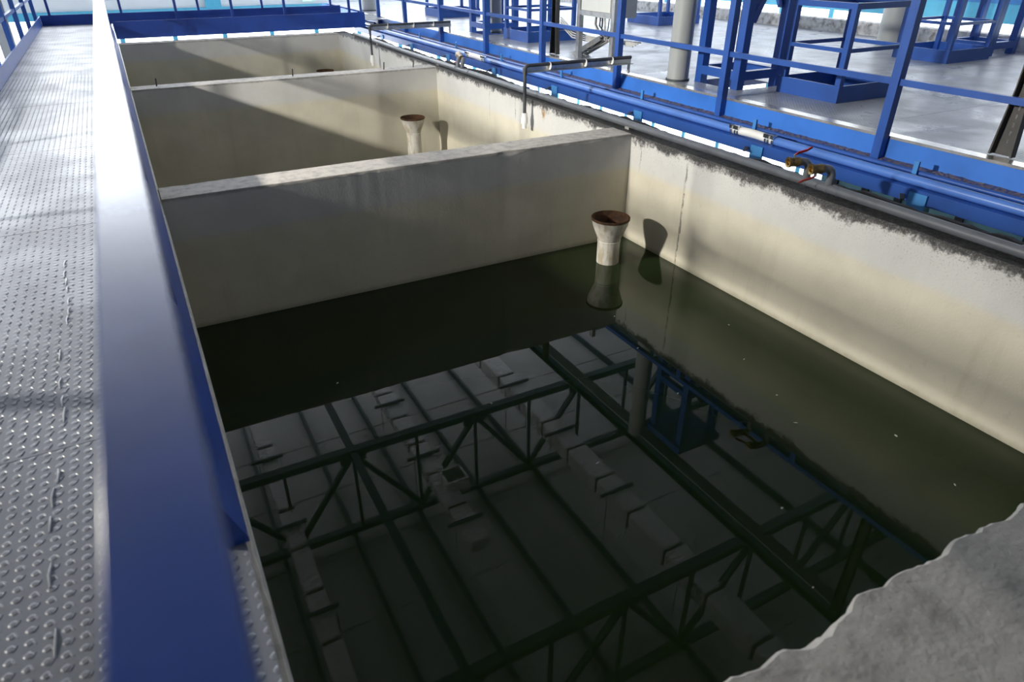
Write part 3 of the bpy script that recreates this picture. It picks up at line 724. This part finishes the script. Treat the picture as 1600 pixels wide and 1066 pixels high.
# exit sign
ex = thing('exit_sign', (5.15, YF - .03, .06), 'green exit sign on the white end wall', 'sign')
B(4.98, 5.34, YF - .03, YF - .002, .075, .225).build('sign_box', 'exit_g', ex)
B(5.00, 5.235, YF - .034, YF - .0305, .095, .205).build('sign_face', 'exit_w', ex)
def glyph(x, s):
    return {'E': ((0, .014, 0, .06), (.014, .036, 0, .012), (.014, .032, .024, .036), (.014, .036, .048, .06)), 'I': ((.012, .026, 0, .06),), 'T': ((.011, .025, 0, .048), (0, .036, .048, .06))}[s]
mb = M(); x = 5.02
for ch in 'EXIT':
    if ch == 'X':
        mb.bar((x + .004, YF - .0355, .12), (x + .034, YF - .0355, .18), .003, .013, (1, 0, 0)); mb.bar((x + .034, YF - .0355, .12), (x + .004, YF - .0355, .18), .003, .013, (1, 0, 0))
    else:
        for a0, a1, b0, b1 in glyph(x, ch): mb.box(x + a0, x + a1, YF - .037, YF - .0345, .12 + b0, .12 + b1)
    x += .05
mb.build('sign_lettering', 'exit_g', ex)

# wall floodlight that throws the long shadows
fx, fy, fz = -6.0, 4.95, 2.86
fl_ = thing('floodlight', (fx, fy, fz - .2), 'wall floodlight shining across the tanks', 'lamp')
B(fx - .14, fx - .02, fy - .26, fy + .26, fz - .2, fz + .2).build('housing', 'timber', fl_)
B(fx - .019, fx - .012, fy - .23, fy + .23, fz - .17, fz + .17).build('lens', 'lens', fl_)
B(fx - .3, fx - .14, fy - .04, fy + .04, fz - .05, fz + .05).build('wall_bracket', 'galv', fl_)
L = bpy.data.lights.new('flood', 'AREA'); L.shape = 'RECTANGLE'; L.size = .4; L.size_y = .3; L.energy = FLOOD; L.color = (1, .95, .86); L.spread = math.radians(110)
lo = bpy.data.objects.new('flood_light', L); C.objects.link(lo); lo.parent = fl_
lo.location = (.01, 0, .2); lo.rotation_euler = Vector((.93, .16, -.30)).to_track_quat('-Z', 'Y').to_euler()

# ------------------------------------------------------------------ roof
ZB, ZT = 5.8, 7.95
ce = thing('ceiling', (3, 7, ZT + .22), 'grey sheet roof mirrored in the water', 'ceiling', kind='structure')
for k in range(31):
    y = -9 + k * 1.0
    B(XL, XR, y + .006, y + .994, ZT + .24 + (k % 2) * .012, ZT + .30).build('roof_sheet', 'roof', ce)
for k in range(13):
    x = -5.7 + k * 1.55
    M().box(x - .035, x + .035, -9, YF, ZT + .06, ZT + .239).build('purlin', 'navy', ce)
def truss(y, label):
    t = thing('roof_truss', (2.3, y, ZB), label, 'truss', 'roof trusses')
    B(XL, XR, y - .09, y + .09, ZB - .09, ZB + .07).build('bottom_chord', 'navy', t)
    B(XL, XR, y - .08, y + .08, ZT - .10, ZT + .058).build('top_chord', 'navy', t)
    p = 2.84
    for k in range(-3, 4):
        x = 2.27 + k * p
        if x > 12.5: continue
        for dx in (-p / 2, p / 2):
            if XL < x + dx < XR: M().bar((x, y, ZB + .07), (x + dx, y, ZT - .10), .10, .10).build('diagonal', 'navy', t)
        M().bar((x, y, ZB + .07), (x, y, ZT - .10), .06, .06).build('upright', 'navy', t)
        if x + p / 2 < XR: M().bar((x + p / 2, y, ZB + .07), (x + p / 2, y, ZT - .10), .06, .06).build('upright', 'navy', t)
        B(x - .28, x + .28, y - .02, y + .02, ZB + .02, ZB + .26).build('gusset', 'navy', t)
for y, lb in ((11.25, 'dark roof truss mirrored across the middle of the water'), (5.55, 'dark roof truss mirrored at the near end of the water'), (-.15, 'roof truss above the near wall')):
    truss(y, lb)
tag(B(2.20, 2.34, -8, 16.8, ZB - .07, ZB + .05).build('tie_beam', 'navy'), 'long dark tie beam joining the trusses, mirrored in the water', 'beam')
def duct(x, wd, ht, zc, y0, y1, label, box=None):
    t = thing('air_duct', (x, (y0 + y1) / 2, zc - ht / 2), label, 'duct', 'foil-wrapped ceiling ducts')
    seg = 1.15; n = int((y1 - y0) / seg)
    for k in range(n):
        a = y0 + k * seg
        M().box(x - wd / 2, x + wd / 2, a, a + seg - .06, zc - ht / 2, zc + ht / 2).build('duct_section', 'foil', t, bevel=.04)
        B(x - wd / 2 + .03, x + wd / 2 - .03, a + seg - .062, a + seg + .002, zc - ht / 2 + .03, zc + ht / 2 - .03).build('joint_band', 'timber', t)
    for k in range(int((y1 - y0) / 2.3)):
        y = y0 + .6 + k * 2.3
        B(x - wd / 2 - .22, x + wd / 2 + .12, y - .03, y + .03, zc - ht / 2 - .06, zc - ht / 2 - .001).build('hanger_bar', 'navy', t)
        for dx in (-wd / 2 - .06, wd / 2 + .06): M().tube([(x + dx, y, zc - ht / 2 - .03), (x + dx, y, ZT + .24)], .008, 6).build('hanger_rod', 'navy', t)
    if box:
        B(x - .02, x + wd / 2 + .28, box, box + .5, zc - ht / 2 - .16, zc + ht / 2 - .1).build('diffuser_box', 'foil', t)
        B(x + .04, x + wd / 2 + .22, box + .06, box + .44, zc - ht / 2 - .165, zc - ht / 2 - .1605).build('diffuser_grille', 'timber', t)
duct(.76, .36, .36, 6.9, -6, 16.8, 'foil-wrapped duct mirrored along the handrail side of the water')
duct(3.95, .44, .30, 6.9, 8.6, 16.8, 'shorter flat duct with a square outlet mirrored mid-water', 10.2)
duct(7.13, .50, .44, 6.9, -6, 16.8, 'foil-wrapped duct mirrored on the railing side of the water')
